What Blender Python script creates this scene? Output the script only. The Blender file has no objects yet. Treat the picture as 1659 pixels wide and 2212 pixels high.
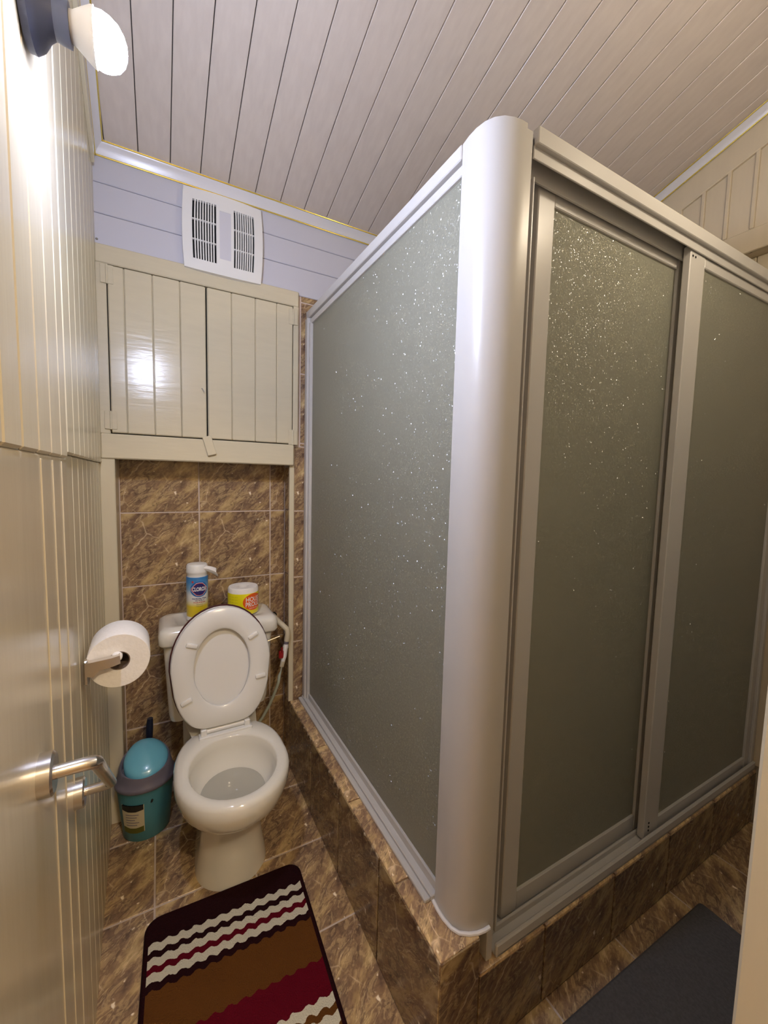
import bpy, bmesh, math, random
from mathutils import Vector, Matrix
random.seed(7)
S = bpy.context.scene
COL = S.collection
H = 1.30                                   # lens height above the floor; z below is given relative to the lens

# ------------------------------------------------------------------ camera
F_PX, YAW, PITCH, ROLL = 882.03, 0.504314, 0.0825888, -0.0243995
fwd = Vector((math.sin(YAW)*math.cos(PITCH), math.cos(YAW)*math.cos(PITCH), -math.sin(PITCH)))
rgt = Vector((math.cos(YAW), -math.sin(YAW), 0)); dwn = fwd.cross(rgt)
c, s = math.cos(ROLL), math.sin(ROLL)
r2 = c*rgt + s*dwn; d2 = -s*rgt + c*dwn
cam = bpy.data.cameras.new('camera'); co = bpy.data.objects.new('camera', cam); COL.objects.link(co)
cam.sensor_fit = 'VERTICAL'; cam.sensor_height = 24; cam.lens = F_PX/2212*24; cam.clip_start = 0.01
m = Matrix((r2, -d2, -fwd)).transposed().to_4x4(); m.translation = (0, 0, H); co.matrix_world = m
S.camera = co
# ------------------------------------------------------------------ world, exposure
w = bpy.data.worlds.new('world'); S.world = w; w.use_nodes = True
w.node_tree.nodes['Background'].inputs[0].default_value = (0.9, 0.8, 0.65, 1)
w.node_tree.nodes['Background'].inputs[1].default_value = 0.02
S.view_settings.view_transform = 'Standard'; S.view_settings.look = 'None'
S.view_settings.gamma = 1; S.view_settings.use_curve_mapping = False
S.view_settings.exposure = 0.86
BULB_E = 455.0
HALL_W = 150.0
WARM_E = 85.0
S.cycles.max_bounces = 12; S.cycles.diffuse_bounces = 8; S.cycles.sample_clamp_indirect = 6

# ------------------------------------------------------------------ materials
MATS = {}
def nm(name):
    m = bpy.data.materials.new(name); m.use_nodes = True; MATS[name] = m
    nt = m.node_tree; return m, nt, nt.nodes['Principled BSDF'], nt.nodes, nt.links
def simple(name, col, rough=.5, metal=0, coat=0, bump=0, bscale=80, stretch=(1, 1, 1), var=0, spec=.5):
    m, nt, b, N, L = nm(name)
    b.inputs['Base Color'].default_value = (*col, 1); b.inputs['Roughness'].default_value = rough
    b.inputs['Metallic'].default_value = metal; b.inputs['Coat Weight'].default_value = coat
    b.inputs['Specular IOR Level'].default_value = spec
    tc = N.new('ShaderNodeTexCoord'); mp = N.new('ShaderNodeMapping'); mp.inputs['Scale'].default_value = stretch
    L.new(tc.outputs['Object'], mp.inputs[0])
    nz = N.new('ShaderNodeTexNoise'); nz.inputs['Scale'].default_value = bscale; nz.inputs['Detail'].default_value = 4
    L.new(mp.outputs[0], nz.inputs['Vector'])
    if bump:
        bp = N.new('ShaderNodeBump'); bp.inputs['Strength'].default_value = bump; bp.inputs['Distance'].default_value = .002
        L.new(nz.outputs[0], bp.inputs['Height']); L.new(bp.outputs[0], b.inputs['Normal'])
    if var:
        mx = N.new('ShaderNodeMix'); mx.data_type = 'RGBA'
        mx.inputs[6].default_value = (*[x*(1-var) for x in col], 1); mx.inputs[7].default_value = (*[min(1, x*(1+var)) for x in col], 1)
        L.new(nz.outputs[0], mx.inputs[0]); L.new(mx.outputs[2], b.inputs['Base Color'])
    return m
CREAM = simple('cream_gloss_paint', (.62, .56, .41), .24, bump=.22, bscale=60, stretch=(1, 1, .12), var=.05)
CREAMR = simple('cream_paint_right', (.64, .56, .42), .4, bump=.15, bscale=40, stretch=(1, 1, .2), var=.05)
DOORP = simple('cream_door_paint', (.60, .53, .39), .22, bump=.12, bscale=45, stretch=(1, 1, .15), var=.05)
CREAMH = simple('cream_cabinet_paint', (.62, .56, .41), .20, bump=.30, bscale=70, stretch=(.15, 1, 1), var=.05)
PVC = simple('white_wall_panel', (.58, .585, .66), .22, bump=.03)
ALU = simple('white_coated_aluminium', (.56, .55, .54), .32, bump=.03, bscale=200)
ALUG = simple('grey_anodised_aluminium', (.32, .33, .36), .35, metal=.6)
WHITE = simple('white_plastic', (.80, .80, .79), .3, coat=.2)
CERAM = simple('white_ceramic', (.78, .76, .70), .08, coat=.6)
SEATM = simple('white_seat_plastic', (.78, .78, .77), .22)
MAROON = simple('maroon_seat_back', (.06, .012, .015), .35)
CHROME = simple('chrome', (.78, .76, .74), .16, metal=1)
BRUSH = simple('worn_chrome', (.70, .67, .64), .24, metal=1, bump=.1, bscale=60)
DARK = simple('dark_void', (.012, .011, .011), .7)
CEILGAP = simple('ceiling_backing', (.05, .042, .038), .8)
GROUT = simple('tile_grout', (.58, .48, .41), .8, bump=.4, bscale=200, var=.15)
GOLD = simple('gold_bead', (.85, .68, .18), .18, metal=1)
COVE = simple('white_cove', (.74, .74, .78), .25)
PAPER = simple('toilet_tissue', (.80, .77, .74), .9, bump=.5, bscale=120, var=.04)
CARD = simple('cardboard_core', (.16, .11, .08), .9)
TEAL = simple('teal_plastic', (.06, .22, .27), .35, bump=.1)
AQUA = simple('aqua_plastic', (.16, .48, .64), .22, coat=.3)
GREYP = simple('grey_plastic', (.15, .14, .18), .35)
NAVY = simple('navy_plastic', (.010, .014, .035), .4)
BLUEDK = simple('lampholder_plastic', (.06, .07, .13), .4, bump=.3, bscale=30)
COLLAR = simple('bulb_collar', (.84, .84, .86), .4)
PVCPIPE = simple('cream_pipe', (.62, .55, .40), .4)
RED = simple('red_plastic', (.32, .01, .015), .4)
HOSE = simple('pale_hose', (.42, .47, .40), .3)
STICK = simple('sticker_paper', (.52, .46, .30), .6)
OLIVE = simple('sticker_olive', (.10, .10, .012), .5)
BLACK = simple('sticker_black', (.015, .014, .012), .5)
LAVGREY = simple('fan_lens', (.62, .62, .68), .3)
SHADOWG = simple('gap_black', (.006, .006, .006), .9)
NAVYLOGO = simple('print_navy', (.02, .02, .14), .35)
REDLOGO = simple('print_red', (.45, .05, .06), .35)
WHITEP = simple('print_white', (.85, .85, .85), .35)
BLUEP = simple('print_blue', (.03, .14, .42), .35)
GREYT = simple('print_grey', (.12, .10, .16), .5)
YELW = simple('wrapper_yellow', (.80, .72, .01), .3, coat=.3)
ORNG = simple('wrapper_orange', (.80, .12, .015), .3, coat=.3)
GRNT = simple('wrapper_olive_print', (.48, .47, .02), .4)
MATG = simple('grey_mat', (.088, .082, .080), .95, bump=.9, bscale=160, var=.35)
HALLW = simple('hall_paint', (.62, .55, .42), .6)
SILIC = simple('silicone', (.82, .80, .78), .4)
NAIL = simple('nail_steel', (.3, .28, .25), .4, metal=.7)
WATER = simple('toilet_water', (.42, .41, .36), .02, spec=.6)

def ceiling_mat():
    m, nt, b, N, L = nm('pvc_ceiling_board')
    tc = N.new('ShaderNodeTexCoord'); mp = N.new('ShaderNodeMapping'); mp.inputs['Scale'].default_value = (60, 3.5, 60)
    L.new(tc.outputs['Object'], mp.inputs[0])
    nz = N.new('ShaderNodeTexNoise'); nz.inputs['Scale'].default_value = 1; nz.inputs['Detail'].default_value = 5
    L.new(mp.outputs[0], nz.inputs['Vector'])
    cr = N.new('ShaderNodeValToRGB'); e = cr.color_ramp.elements
    e[0].position = .3; e[0].color = (.645, .575, .525, 1); e[1].position = .72; e[1].color = (.70, .63, .575, 1)
    L.new(nz.outputs[0], cr.inputs[0]); L.new(cr.outputs[0], b.inputs['Base Color'])
    b.inputs['Roughness'].default_value = .33
    return m
CEILM = ceiling_mat()

def marble(name, tint=1.0, rough=.16):
    m, nt, b, N, L = nm(name)
    tc = N.new('ShaderNodeTexCoord')
    rt = N.new('ShaderNodeMapping'); rt.inputs['Rotation'].default_value = (0, 0, math.radians(-40)); L.new(tc.outputs['Object'], rt.inputs[0])
    mp = N.new('ShaderNodeMapping'); mp.inputs['Scale'].default_value = (6, 13, 9); mp.inputs['Location'].default_value = (2.3, 1.1, 0)
    L.new(rt.outputs[0], mp.inputs[0])
    def noise(sc, det, dis, vec, rgh=.6):
        n = N.new('ShaderNodeTexNoise'); n.inputs['Scale'].default_value = sc; n.inputs['Detail'].default_value = det
        n.inputs['Distortion'].default_value = dis; n.inputs['Roughness'].default_value = rgh; L.new(vec, n.inputs['Vector']); return n
    def math_(op, a, bb=None, c=None):
        n = N.new('ShaderNodeMath'); n.operation = op
        for i, v in enumerate((a, bb, c)):
            if v is None: continue
            if isinstance(v, (int, float)): n.inputs[i].default_value = v
            else: L.new(v, n.inputs[i])
        return n.outputs[0]
    def ramp(v, stops):
        cr = N.new('ShaderNodeValToRGB'); e = cr.color_ramp.elements
        while len(e) < len(stops): e.new(.5)
        for q, (p, col) in zip(e, stops): q.position = p; q.color = (*col, 1) if len(col) == 3 else col
        L.new(v, cr.inputs[0]); return cr.outputs[0]
    def mix(f, a, bcol):
        mx = N.new('ShaderNodeMix'); mx.data_type = 'RGBA'; L.new(f, mx.inputs[0]); L.new(a, mx.inputs[6])
        if isinstance(bcol, tuple): mx.inputs[7].default_value = (*bcol, 1)
        else: L.new(bcol, mx.inputs[7])
        return mx.outputs[2]
    t = tint
    K = lambda *a: tuple(x*t for x in a)
    mp2 = N.new('ShaderNodeMapping'); mp2.inputs['Scale'].default_value = (3.4, 11, 8); L.new(rt.outputs[0], mp2.inputs[0])
    base = noise(1.5, 6, .9, mp2.outputs[0])
    blotch = noise(1.0, 4, 1.2, mp.outputs[0])
    sel = math_('ADD', math_('MULTIPLY', base.outputs[0], .62), math_('MULTIPLY', blotch.outputs[0], .38))
    col = ramp(sel, [(.36, K(.045, .027, .020)), (.44, K(.110, .066, .044)), (.50, K(.170, .105, .060)), (.55, K(.27, .185, .085)), (.63, K(.40, .30, .15))])
    fine = noise(70, 5, .5, tc.outputs['Object'])
    col = mix(math_('MULTIPLY', fine.outputs[0], .50), col, ramp(fine.outputs[0], [(.35, K(.05, .03, .02)), (.7, K(.33, .23, .13))]))
    mot = noise(3.0, 8, 1.4, mp.outputs[0], .7)
    col = mix(ramp(mot.outputs[0], [(.50, (0, 0, 0)), (.60, (.55, .55, .55)), (.66, (.15, .15, .15))]), col, K(.40, .29, .15))
    mot2 = noise(2.2, 8, 1.8, mp2.outputs[0], .7)
    col = mix(ramp(mot2.outputs[0], [(.36, (.75, .75, .75)), (.44, (0, 0, 0))]), col, K(.060, .036, .026))
    v1 = noise(1.3, 4, .8, mp2.outputs[0]); r1 = math_('ABSOLUTE', math_('SUBTRACT', v1.outputs[0], .53))
    f1 = math_('MULTIPLY', math_('SUBTRACT', 1.0, math_('MINIMUM', math_('MULTIPLY', r1, 75), 1.0)), .55)
    col = mix(f1, col, K(.46, .36, .20))
    wv = N.new('ShaderNodeMapping'); wv.inputs['Scale'].default_value = (9, 6, 8); wv.inputs['Rotation'].default_value = (0, 0, .9); L.new(tc.outputs['Object'], wv.inputs[0])
    ds = noise(9, 2, 0, tc.outputs['Object']); va = N.new('ShaderNodeVectorMath'); va.operation = 'MULTIPLY_ADD'; L.new(ds.outputs['Color'], va.inputs[0]); va.inputs[1].default_value = (.5, .5, .5); L.new(wv.outputs[0], va.inputs[2])
    vo = N.new('ShaderNodeTexVoronoi'); vo.feature = 'DISTANCE_TO_EDGE'; vo.inputs['Scale'].default_value = .95; L.new(va.outputs[0], vo.inputs['Vector'])
    f2 = math_('MULTIPLY', math_('SUBTRACT', 1.0, math_('MINIMUM', math_('MULTIPLY', vo.outputs['Distance'], 60), 1.0)), ramp(noise(14, 2, 0, tc.outputs['Object']).outputs[0], [(.42, (0, 0, 0)), (.60, (.65, .65, .65))]))
    col = mix(f2, col, K(.50, .40, .27))
    sp = noise(42, 2, 0, tc.outputs['Object'], .4)
    col = mix(ramp(sp.outputs[0], [(.71, (0, 0, 0)), (.76, (.9, .9, .9))]), col, K(.62, .54, .42))
    L.new(col, b.inputs['Base Color']); b.inputs['Roughness'].default_value = rough
    bp = N.new('ShaderNodeBump'); bp.inputs['Strength'].default_value = .12; bp.inputs['Distance'].default_value = .003
    L.new(base.outputs[0], bp.inputs['Height']); L.new(bp.outputs[0], b.inputs['Normal'])
    return m
TILEW = marble('brown_marble_wall_tile', 1.55, .15)
TILEF = marble('brown_marble_floor_tile', 1.75, .3)
TILED = marble('brown_marble_curb_tile', 1.15, .2)
TILEL = marble('pale_marble_edge_tile', 2.2, .3)

def glass_mat():
    m, nt, b, N, L = nm('obscure_shower_glass')
    tc = N.new('ShaderNodeTexCoord')
    # hammered surface: small facets, each tilted its own way
    vo = N.new('ShaderNodeTexVoronoi'); vo.inputs['Scale'].default_value = 480; L.new(tc.outputs['Object'], vo.inputs['Vector'])
    sb = N.new('ShaderNodeVectorMath'); sb.operation = 'SUBTRACT'; sb.inputs[1].default_value = (.5, .5, .5); L.new(vo.outputs['Color'], sb.inputs[0])
    ln = N.new('ShaderNodeVectorMath'); ln.operation = 'LENGTH'; L.new(sb.outputs[0], ln.inputs[0])
    sc = N.new('ShaderNodeMath'); sc.operation = 'MULTIPLY'; sc.inputs[1].default_value = 2.3; L.new(ln.outputs['Value'], sc.inputs[0])
    sm = N.new('ShaderNodeVectorMath'); sm.operation = 'SCALE'; L.new(sb.outputs[0], sm.inputs[0]); L.new(sc.outputs[0], sm.inputs['Scale'])
    ge = N.new('ShaderNodeNewGeometry'); av = N.new('ShaderNodeVectorMath'); av.operation = 'ADD'; L.new(ge.outputs['Normal'], av.inputs[0]); L.new(sm.outputs[0], av.inputs[1])
    bp = N.new('ShaderNodeVectorMath'); bp.operation = 'NORMALIZE'; L.new(av.outputs[0], bp.inputs[0])
    tr = N.new('ShaderNodeBsdfTranslucent'); tr.inputs[0].default_value = (.90, .89, .75, 1)
    di = N.new('ShaderNodeBsdfDiffuse'); di.inputs[0].default_value = (.56, .57, .48, 1)
    rf = N.new('ShaderNodeBsdfRefraction'); rf.inputs['Color'].default_value = (.95, .94, .82, 1); rf.inputs['Roughness'].default_value = .55; rf.inputs['IOR'].default_value = 1.02
    gl = N.new('ShaderNodeBsdfGlossy'); gl.inputs['Color'].default_value = (.75, .75, .75, 1); gl.inputs['Roughness'].default_value = .24; L.new(bp.outputs[0], gl.inputs['Normal'])
    m1 = N.new('ShaderNodeMixShader'); m1.inputs[0].default_value = .50; L.new(tr.outputs[0], m1.inputs[1]); L.new(rf.outputs[0], m1.inputs[2])
    m2 = N.new('ShaderNodeMixShader'); m2.inputs[0].default_value = .38; L.new(m1.outputs[0], m2.inputs[1]); L.new(di.outputs[0], m2.inputs[2])
    fr = N.new('ShaderNodeFresnel'); fr.inputs['IOR'].default_value = 1.55
    m3 = N.new('ShaderNodeMixShader'); L.new(fr.outputs[0], m3.inputs[0]); L.new(m2.outputs[0], m3.inputs[1]); L.new(gl.outputs[0], m3.inputs[2])
    L.new(m3.outputs[0], N['Material Output'].inputs['Surface']); N.remove(b)
    return m
GLASS = glass_mat()

def bulb_mat():
    m, nt, b, N, L = nm('lit_bulb_glass')
    e = N.new('ShaderNodeEmission'); e.inputs[0].default_value = (.68, .75, 1.0, 1); e.inputs[1].default_value = BULB_E
    L.new(e.outputs[0], N['Material Output'].inputs['Surface']); N.remove(b); return m
BULB = bulb_mat()
def hall_mat():
    m, nt, b, N, L = nm('hall_fill_glow')  # glow of the added hall lamp
    e = N.new('ShaderNodeEmission'); e.inputs[0].default_value = (1.0, .80, .55, 1); e.inputs[1].default_value = HALL_W
    L.new(e.outputs[0], N['Material Output'].inputs['Surface']); N.remove(b); return m
HALLG = hall_mat()
def warm_mat():
    m, nt, b, N, L = nm('added_globe_glow')  # glow of the added front wall globe
    e = N.new('ShaderNodeEmission'); e.inputs[0].default_value = (1.0, .84, .64, 1); e.inputs[1].default_value = WARM_E
    L.new(e.outputs[0], N['Material Output'].inputs['Surface']); N.remove(b); return m
WARMG = warm_mat()

def rug_mat():
    m, nt, b, N, L = nm('striped_rug_pile')
    tc = N.new('ShaderNodeTexCoord'); sx = N.new('ShaderNodeSeparateXYZ'); L.new(tc.outputs['Object'], sx.inputs[0])
    # wavy stripe edges: along x the rows scallop
    sn = N.new('ShaderNodeMath'); sn.operation = 'MULTIPLY'; sn.inputs[1].default_value = 2*math.pi/.034; L.new(sx.outputs[0], sn.inputs[0])
    s2 = N.new('ShaderNodeMath'); s2.operation = 'SINE'; L.new(sn.outputs[0], s2.inputs[0])
    s3 = N.new('ShaderNodeMath'); s3.operation = 'MULTIPLY'; s3.inputs[1].default_value = .0035; L.new(s2.outputs[0], s3.inputs[0])
    nz = N.new('ShaderNodeTexNoise'); nz.inputs['Scale'].default_value = 90; L.new(tc.outputs['Object'], nz.inputs['Vector'])
    n2 = N.new('ShaderNodeMath'); n2.operation = 'MULTIPLY_ADD'; n2.inputs[1].default_value = .008; L.new(nz.outputs[0], n2.inputs[0]); L.new(s3.outputs[0], n2.inputs[2])
    ad = N.new('ShaderNodeMath'); ad.operation = 'SUBTRACT'; L.new(n2.outputs[0], ad.inputs[0]); L.new(sx.outputs[1], ad.inputs[1])   # distance from the far edge
    sc = N.new('ShaderNodeMath'); sc.operation = 'MULTIPLY'; sc.inputs[1].default_value = 1/.70; L.new(ad.outputs[0], sc.inputs[0])
    cr = N.new('ShaderNodeValToRGB'); cr.color_ramp.interpolation = 'CONSTANT'
    dk, wh, rd, br = (.018, .0035, .005), (.60, .57, .46), (.105, .002, .010), (.115, .043, .009)
    stops = [(0, dk), (.080, wh), (.1025, dk), (.118, wh), (.1405, rd), (.157, wh), (.180, dk), (.198, br), (.310, rd), (.392, wh), (.415, br), (.432, wh), (.455, br), (.475, wh), (.498, dk), (.55, br)]
    e = cr.color_ramp.elements
    while len(e) < len(stops): e.new(.5)
    for q, (p, col) in zip(e, stops): q.position = p/.70; q.color = (*col, 1)
    L.new(sc.outputs[0], cr.inputs[0])
    # dark binding round the edge
    ax = N.new('ShaderNodeMath'); ax.operation = 'ABSOLUTE'; L.new(sx.outputs[0], ax.inputs[0])
    gt = N.new('ShaderNodeMath'); gt.operation = 'GREATER_THAN'; gt.inputs[1].default_value = .210; L.new(ax.outputs[0], gt.inputs[0])
    mx = N.new('ShaderNodeMix'); mx.data_type = 'RGBA'; L.new(gt.outputs[0], mx.inputs[0]); L.new(cr.outputs[0], mx.inputs[6]); mx.inputs[7].default_value = (*dk, 1)
    L.new(mx.outputs[2], b.inputs['Base Color']); b.inputs['Roughness'].default_value = .95; b.inputs['Specular IOR Level'].default_value = .1
    bn = N.new('ShaderNodeTexNoise'); bn.inputs['Scale'].default_value = 320; L.new(tc.outputs['Object'], bn.inputs['Vector'])
    bp = N.new('ShaderNodeBump'); bp.inputs['Strength'].default_value = .9; bp.inputs['Distance'].default_value = .004; L.new(bn.outputs[0], bp.inputs['Height']); L.new(bp.outputs[0], b.inputs['Normal'])
    return m
RUGM = rug_mat()

def canister_mat():
    m, nt, b, N, L = nm('canister_printed_label')
    tc = N.new('ShaderNodeTexCoord'); sx = N.new('ShaderNodeSeparateXYZ'); L.new(tc.outputs['Object'], sx.inputs[0])
    sc = N.new('ShaderNodeMath'); sc.operation = 'MULTIPLY'; sc.inputs[1].default_value = 1/.19; L.new(sx.outputs[2], sc.inputs[0])
    cr = N.new('ShaderNodeValToRGB'); e = cr.color_ramp.elements
    stops = [(0, (.78, .57, .01)), (.30, (.80, .62, .02)), (.36, (.80, .74, .45)), (.42, (.74, .74, .72)), (.52, (.70, .74, .78)), (.64, (.22, .42, .62)), (.78, (.05, .22, .50)), (1, (.02, .13, .38))]
    while len(e) < len(stops): e.new(.5)
    for q, (p, col) in zip(e, stops): q.position = p; q.color = (*col, 1)
    L.new(sc.outputs[0], cr.inputs[0]); L.new(cr.outputs[0], b.inputs['Base Color']); b.inputs['Roughness'].default_value = .3
    return m
CANM = canister_mat()

# ------------------------------------------------------------------ mesh helpers
class MB:
    def __init__(s): s.v = []; s.f = []
    def add(s, vs, fs, T=None):
        o = len(s.v); s.v += [tuple(T(p)) if T else tuple(p) for p in vs]; s.f += [tuple(i+o for i in f) for f in fs]; return s
    def box(s, x0, x1, y0, y1, z0, z1, bev=0, T=None, seg=1):
        x0, x1 = sorted((x0, x1)); y0, y1 = sorted((y0, y1)); z0, z1 = sorted((z0, z1))
        if not bev:
            return s.add([(x, y, z) for z in (z0, z1) for y in (y0, y1) for x in (x0, x1)],
                         [(0, 2, 3, 1), (4, 5, 7, 6), (0, 1, 5, 4), (2, 6, 7, 3), (0, 4, 6, 2), (1, 3, 7, 5)], T)
        bm = bmesh.new(); bmesh.ops.create_cube(bm, size=1)
        for v in bm.verts: v.co = Vector(((x0+x1)/2+v.co.x*(x1-x0), (y0+y1)/2+v.co.y*(y1-y0), (z0+z1)/2+v.co.z*(z1-z0)))
        bev = min(bev, .49*min(x1-x0, y1-y0, z1-z0))
        bmesh.ops.bevel(bm, geom=bm.edges[:], offset=bev, segments=seg, profile=.5, affect='EDGES')
        bm.verts.index_update(); s.add([v.co[:] for v in bm.verts], [[v.index for v in f.verts] for f in bm.faces], T); bm.free(); return s
    def loft(s, rings, cap0=True, cap1=True, T=None, close=False):
        n = len(rings[0]); vs = [p for r in rings for p in r]; fs = []
        R = len(rings)
        for i in range(R if close else R-1):
            j = (i+1) % R
            for k in range(n):
                a, b2 = i*n+k, i*n+(k+1) % n; c2, d = j*n+(k+1) % n, j*n+k; fs.append((a, b2, c2, d))
        if not close:
            if cap0: fs.append(tuple(range(n-1, -1, -1)))
            if cap1: fs.append(tuple((R-1)*n+k for k in range(n)))
        return s.add(vs, fs, T)
    def lathe(s, prof, cx, cy, cz=0, n=32, a=1, b=1, T=None, cap0=True, cap1=True):
        return s.loft([[(cx+a*r*math.cos(2*math.pi*k/n), cy+b*r*math.sin(2*math.pi*k/n), cz+z) for k in range(n)] for r, z in prof], cap0, cap1, T)
    def tube(s, pts, r, n=10, cap=True):
        pts = [Vector(p) for p in pts]; rings = []; up = None
        rs = r if isinstance(r, (list, tuple)) else [r]*len(pts)
        for i, p in enumerate(pts):
            t = ((pts[min(i+1, len(pts)-1)]-p).normalized() + (p-pts[max(i-1, 0)]).normalized()).normalized()
            if up is None: up = t.orthogonal().normalized()
            up = (up - t*up.dot(t)).normalized(); w2 = t.cross(up)
            rings.append([tuple(p + rs[i]*(math.cos(2*math.pi*k/n)*up + math.sin(2*math.pi*k/n)*w2)) for k in range(n)])
        return s.loft(rings, cap, cap)
    def prism(s, poly, d0, d1, T):
        """poly: 2D outline; T maps (u, v, d) to 3D"""
        return s.loft([[(u, v, d0) for u, v in poly], [(u, v, d1) for u, v in poly]], True, True, T)

WL = {}
def build(name, mb, mat, parent=None, origin=(0, 0, 0), smooth=35, rot=None, mesh=None):
    """vertices in lens-relative coordinates; origin likewise"""
    ox, oy, oz = origin
    if mesh is None:
        me = bpy.data.meshes.new(name)
        me.from_pydata([(x-ox, y-oy, z-oz) for x, y, z in mb.v], [], mb.f)
        bm = bmesh.new(); bm.from_mesh(me); bmesh.ops.recalc_face_normals(bm, faces=bm.faces[:]); bm.to_mesh(me); bm.free()
        if smooth:
            me.shade_smooth(); me.set_sharp_from_angle(angle=math.radians(smooth))
        me.materials.append(mat)
    else: me = mesh
    o = bpy.data.objects.new(name, me); COL.objects.link(o)
    wl = Vector((ox, oy, oz+H)); WL[o.name] = wl
    if rot: o.rotation_euler = rot
    if parent: o.parent = parent; o.location = wl - WL[parent.name]
    else: o.location = wl
    return o
def thing(name, label, cat, origin, group=None):
    o = bpy.data.objects.new(name, None); COL.objects.link(o); o.empty_display_size = .05
    o.location = (origin[0], origin[1], origin[2]+H); WL[o.name] = o.location.copy()
    o['label'] = label; o['category'] = cat
    if group: o['group'] = group
    return o
def tag(o, label, cat, group=None):
    o['label'] = label; o['category'] = cat
    if group: o['group'] = group
    return o
def struct(o, label=None):
    o['kind'] = 'structure'
    if label: o['label'] = label
    return o
def B(*a, **k): return MB().box(*a, **k)

# ------------------------------------------------------------------ main dimensions
FL = -1.30                                     # floor
YB, YN = 1.72, 1.84                            # back wall plane, niche back
XR, XU = 2.02, 1.95                            # right wall, upper proud part
SL = -.312                                     # ceiling slope dz/dy
def CZ(y): return 1.060 + SL*(y-1.72)          # ceiling height
WANG = math.atan(.0345)
def WX(y): return -.112 - .0345*y              # left wall plane
def WT(p):                                     # (out, along, z) on the left wall -> lens coordinates
    o, y, z = p; return (WX(y) + o, y + o*.0345, z)

# ------------------------------------------------------------------ tiles
PT = .290; GAP = .0055; TH = .007
TILE_MESH = {}
def tile(parent, mat, origin, rot, u0, u1, v0, v1, name='tile', th=TH):
    """rectangle [u0,u1]x[v0,v1] of the print, in a plane with its own axes"""
    key = (mat.name, round(u0, 4), round(u1, 4), round(v0, 4), round(v1, 4), th)
    me = TILE_MESH.get(key); mb = None
    if me is None:
        mb = MB().box(u0+GAP/2, u1-GAP/2, v0+GAP/2, v1-GAP/2, 0, th, bev=.0012)
        me = bpy.data.meshes.new(name); me.from_pydata(mb.v, [], mb.f); me.materials.append(mat); TILE_MESH[key] = me
    return build(name, None, mat, parent, origin, rot=rot, mesh=me)
def tile_area(parent, mat, plane, fixed, ua, ub, va, vb, u_org, v_org, th=TH, hole=None):
    """plane 'xz-' faces -y, 'yz-' faces -x, 'yz+' +x, 'xy' faces up"""
    i0 = math.floor((ua-u_org)/PT+1e-6); j0 = math.floor((va-v_org)/PT+1e-6)
    i = i0
    while u_org+i*PT < ub-1e-6:
        j = j0
        while v_org+j*PT < vb-1e-6:
            U, V = u_org+i*PT, v_org+j*PT
            u0, u1 = max(ua, U)-U, min(ub, U+PT)-U; v0, v1 = max(va, V)-V, min(vb, V+PT)-V
            if u1-u0 > .012 and v1-v0 > .012:
                if plane == 'xz-': tile(parent, mat, (U, fixed, V), (math.pi/2, 0, 0), u0, u1, v0, v1, th=th)
                elif plane == 'yz-':   # faces -x: local x -> -y ; place mirrored
                    tile(parent, mat, (fixed, U+PT, V), (math.pi/2, 0, -math.pi/2), PT-u1, PT-u0, v0, v1, th=th)
                elif plane == 'yz+': tile(parent, mat, (fixed, U, V), (math.pi/2, 0, math.pi/2), u0, u1, v0, v1, th=th)
                elif plane == 'xy': tile(parent, mat, (U, V, fixed), (0, 0, 0), u0, u1, v0, v1, th=th)
            j += 1
        i += 1

# ------------------------------------------------------------------ floor
fl = struct(build('floor', B(-1.0, 2.3, -1.7, 1.95, FL-.12, FL-.002), GROUT, origin=(0, 0, FL)))
tile_area(fl, TILEF, 'xy', FL-TH, -.20, .495, .0, 1.785, -.035, 1.30-5*PT)
tile_area(fl, TILEF, 'xy', FL-TH, .495, 2.02, .0, .605, -.035, 1.30-5*PT)
tile_area(fl, TILEF, 'xy', FL-TH, -1.0, 1.4, -1.6, .0, -.035, 1.30-5*PT)

# ------------------------------------------------------------------ back wall with niche
bw = MB()
bw.box(-.40, -.135, YB+.012, YB+.20, FL, 1.3)                      # left of niche
bw.box(-.135, .506, YN+.0025, YB+.24, FL, .9)                          # niche back
bw.box(.506, 2.2, YB+.0025, YB+.20, FL, 1.3)                          # right of niche
bw.box(-.135, .500, YB+.006, YB+.20, .72, 1.3)                     # above cabinet
wall_back = struct(build('wall_back', bw, GROUT, origin=(0, YB, FL), smooth=0))
tile_area(wall_back, TILEW, 'xz-', YN+TH, -.133, .500, FL, .10, .1435-PT, -.157-4*PT)
# niche right return
tile_area(wall_back, TILEW, 'yz-', .506, YB+.012, YN, FL, .04, YB-.1, -.15-4*PT)
# strip and shower back wall
tile_area(wall_back, TILEW, 'xz-', YB+TH, .506, XR, FL+.21, .125, .50-PT*.62, -.15-4*PT)
tile_area(wall_back, TILEW, 'xz-', YB+TH, .530, XR, .125, .770, .50-PT*.62, -.15-4*PT)
# white wall boards above
for z0, z1 in ((.742, .8525), (.8525, .949), (.949, 1.046), (1.046, 1.13)):
    build('wall_board', B(-.30, XR, YB-.004, YB+.006, z0+.0008, z1-.0008, bev=.0022), PVC, wall_back, (0, YB, z0))
# niche edge trim and post
build('edge_trim', B(.486, .506, YB-.004, YB+.012, FL+.30, .044, bev=.002), CREAM, wall_back, (.496, YB, FL))
build('post', B(-.178, -.133, YB-.02, YN+.004, FL, .046, bev=.003), CREAM, wall_back, (-.155, YB, FL))
build('screw', MB().lathe([(.004, 0), (.003, .002)], 0, 0, 0, 10, T=lambda p: (-.166+p[0], YB-.004-p[2], .768+p[1])), NAIL, wall_back, (-.166, YB, .768))

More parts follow.
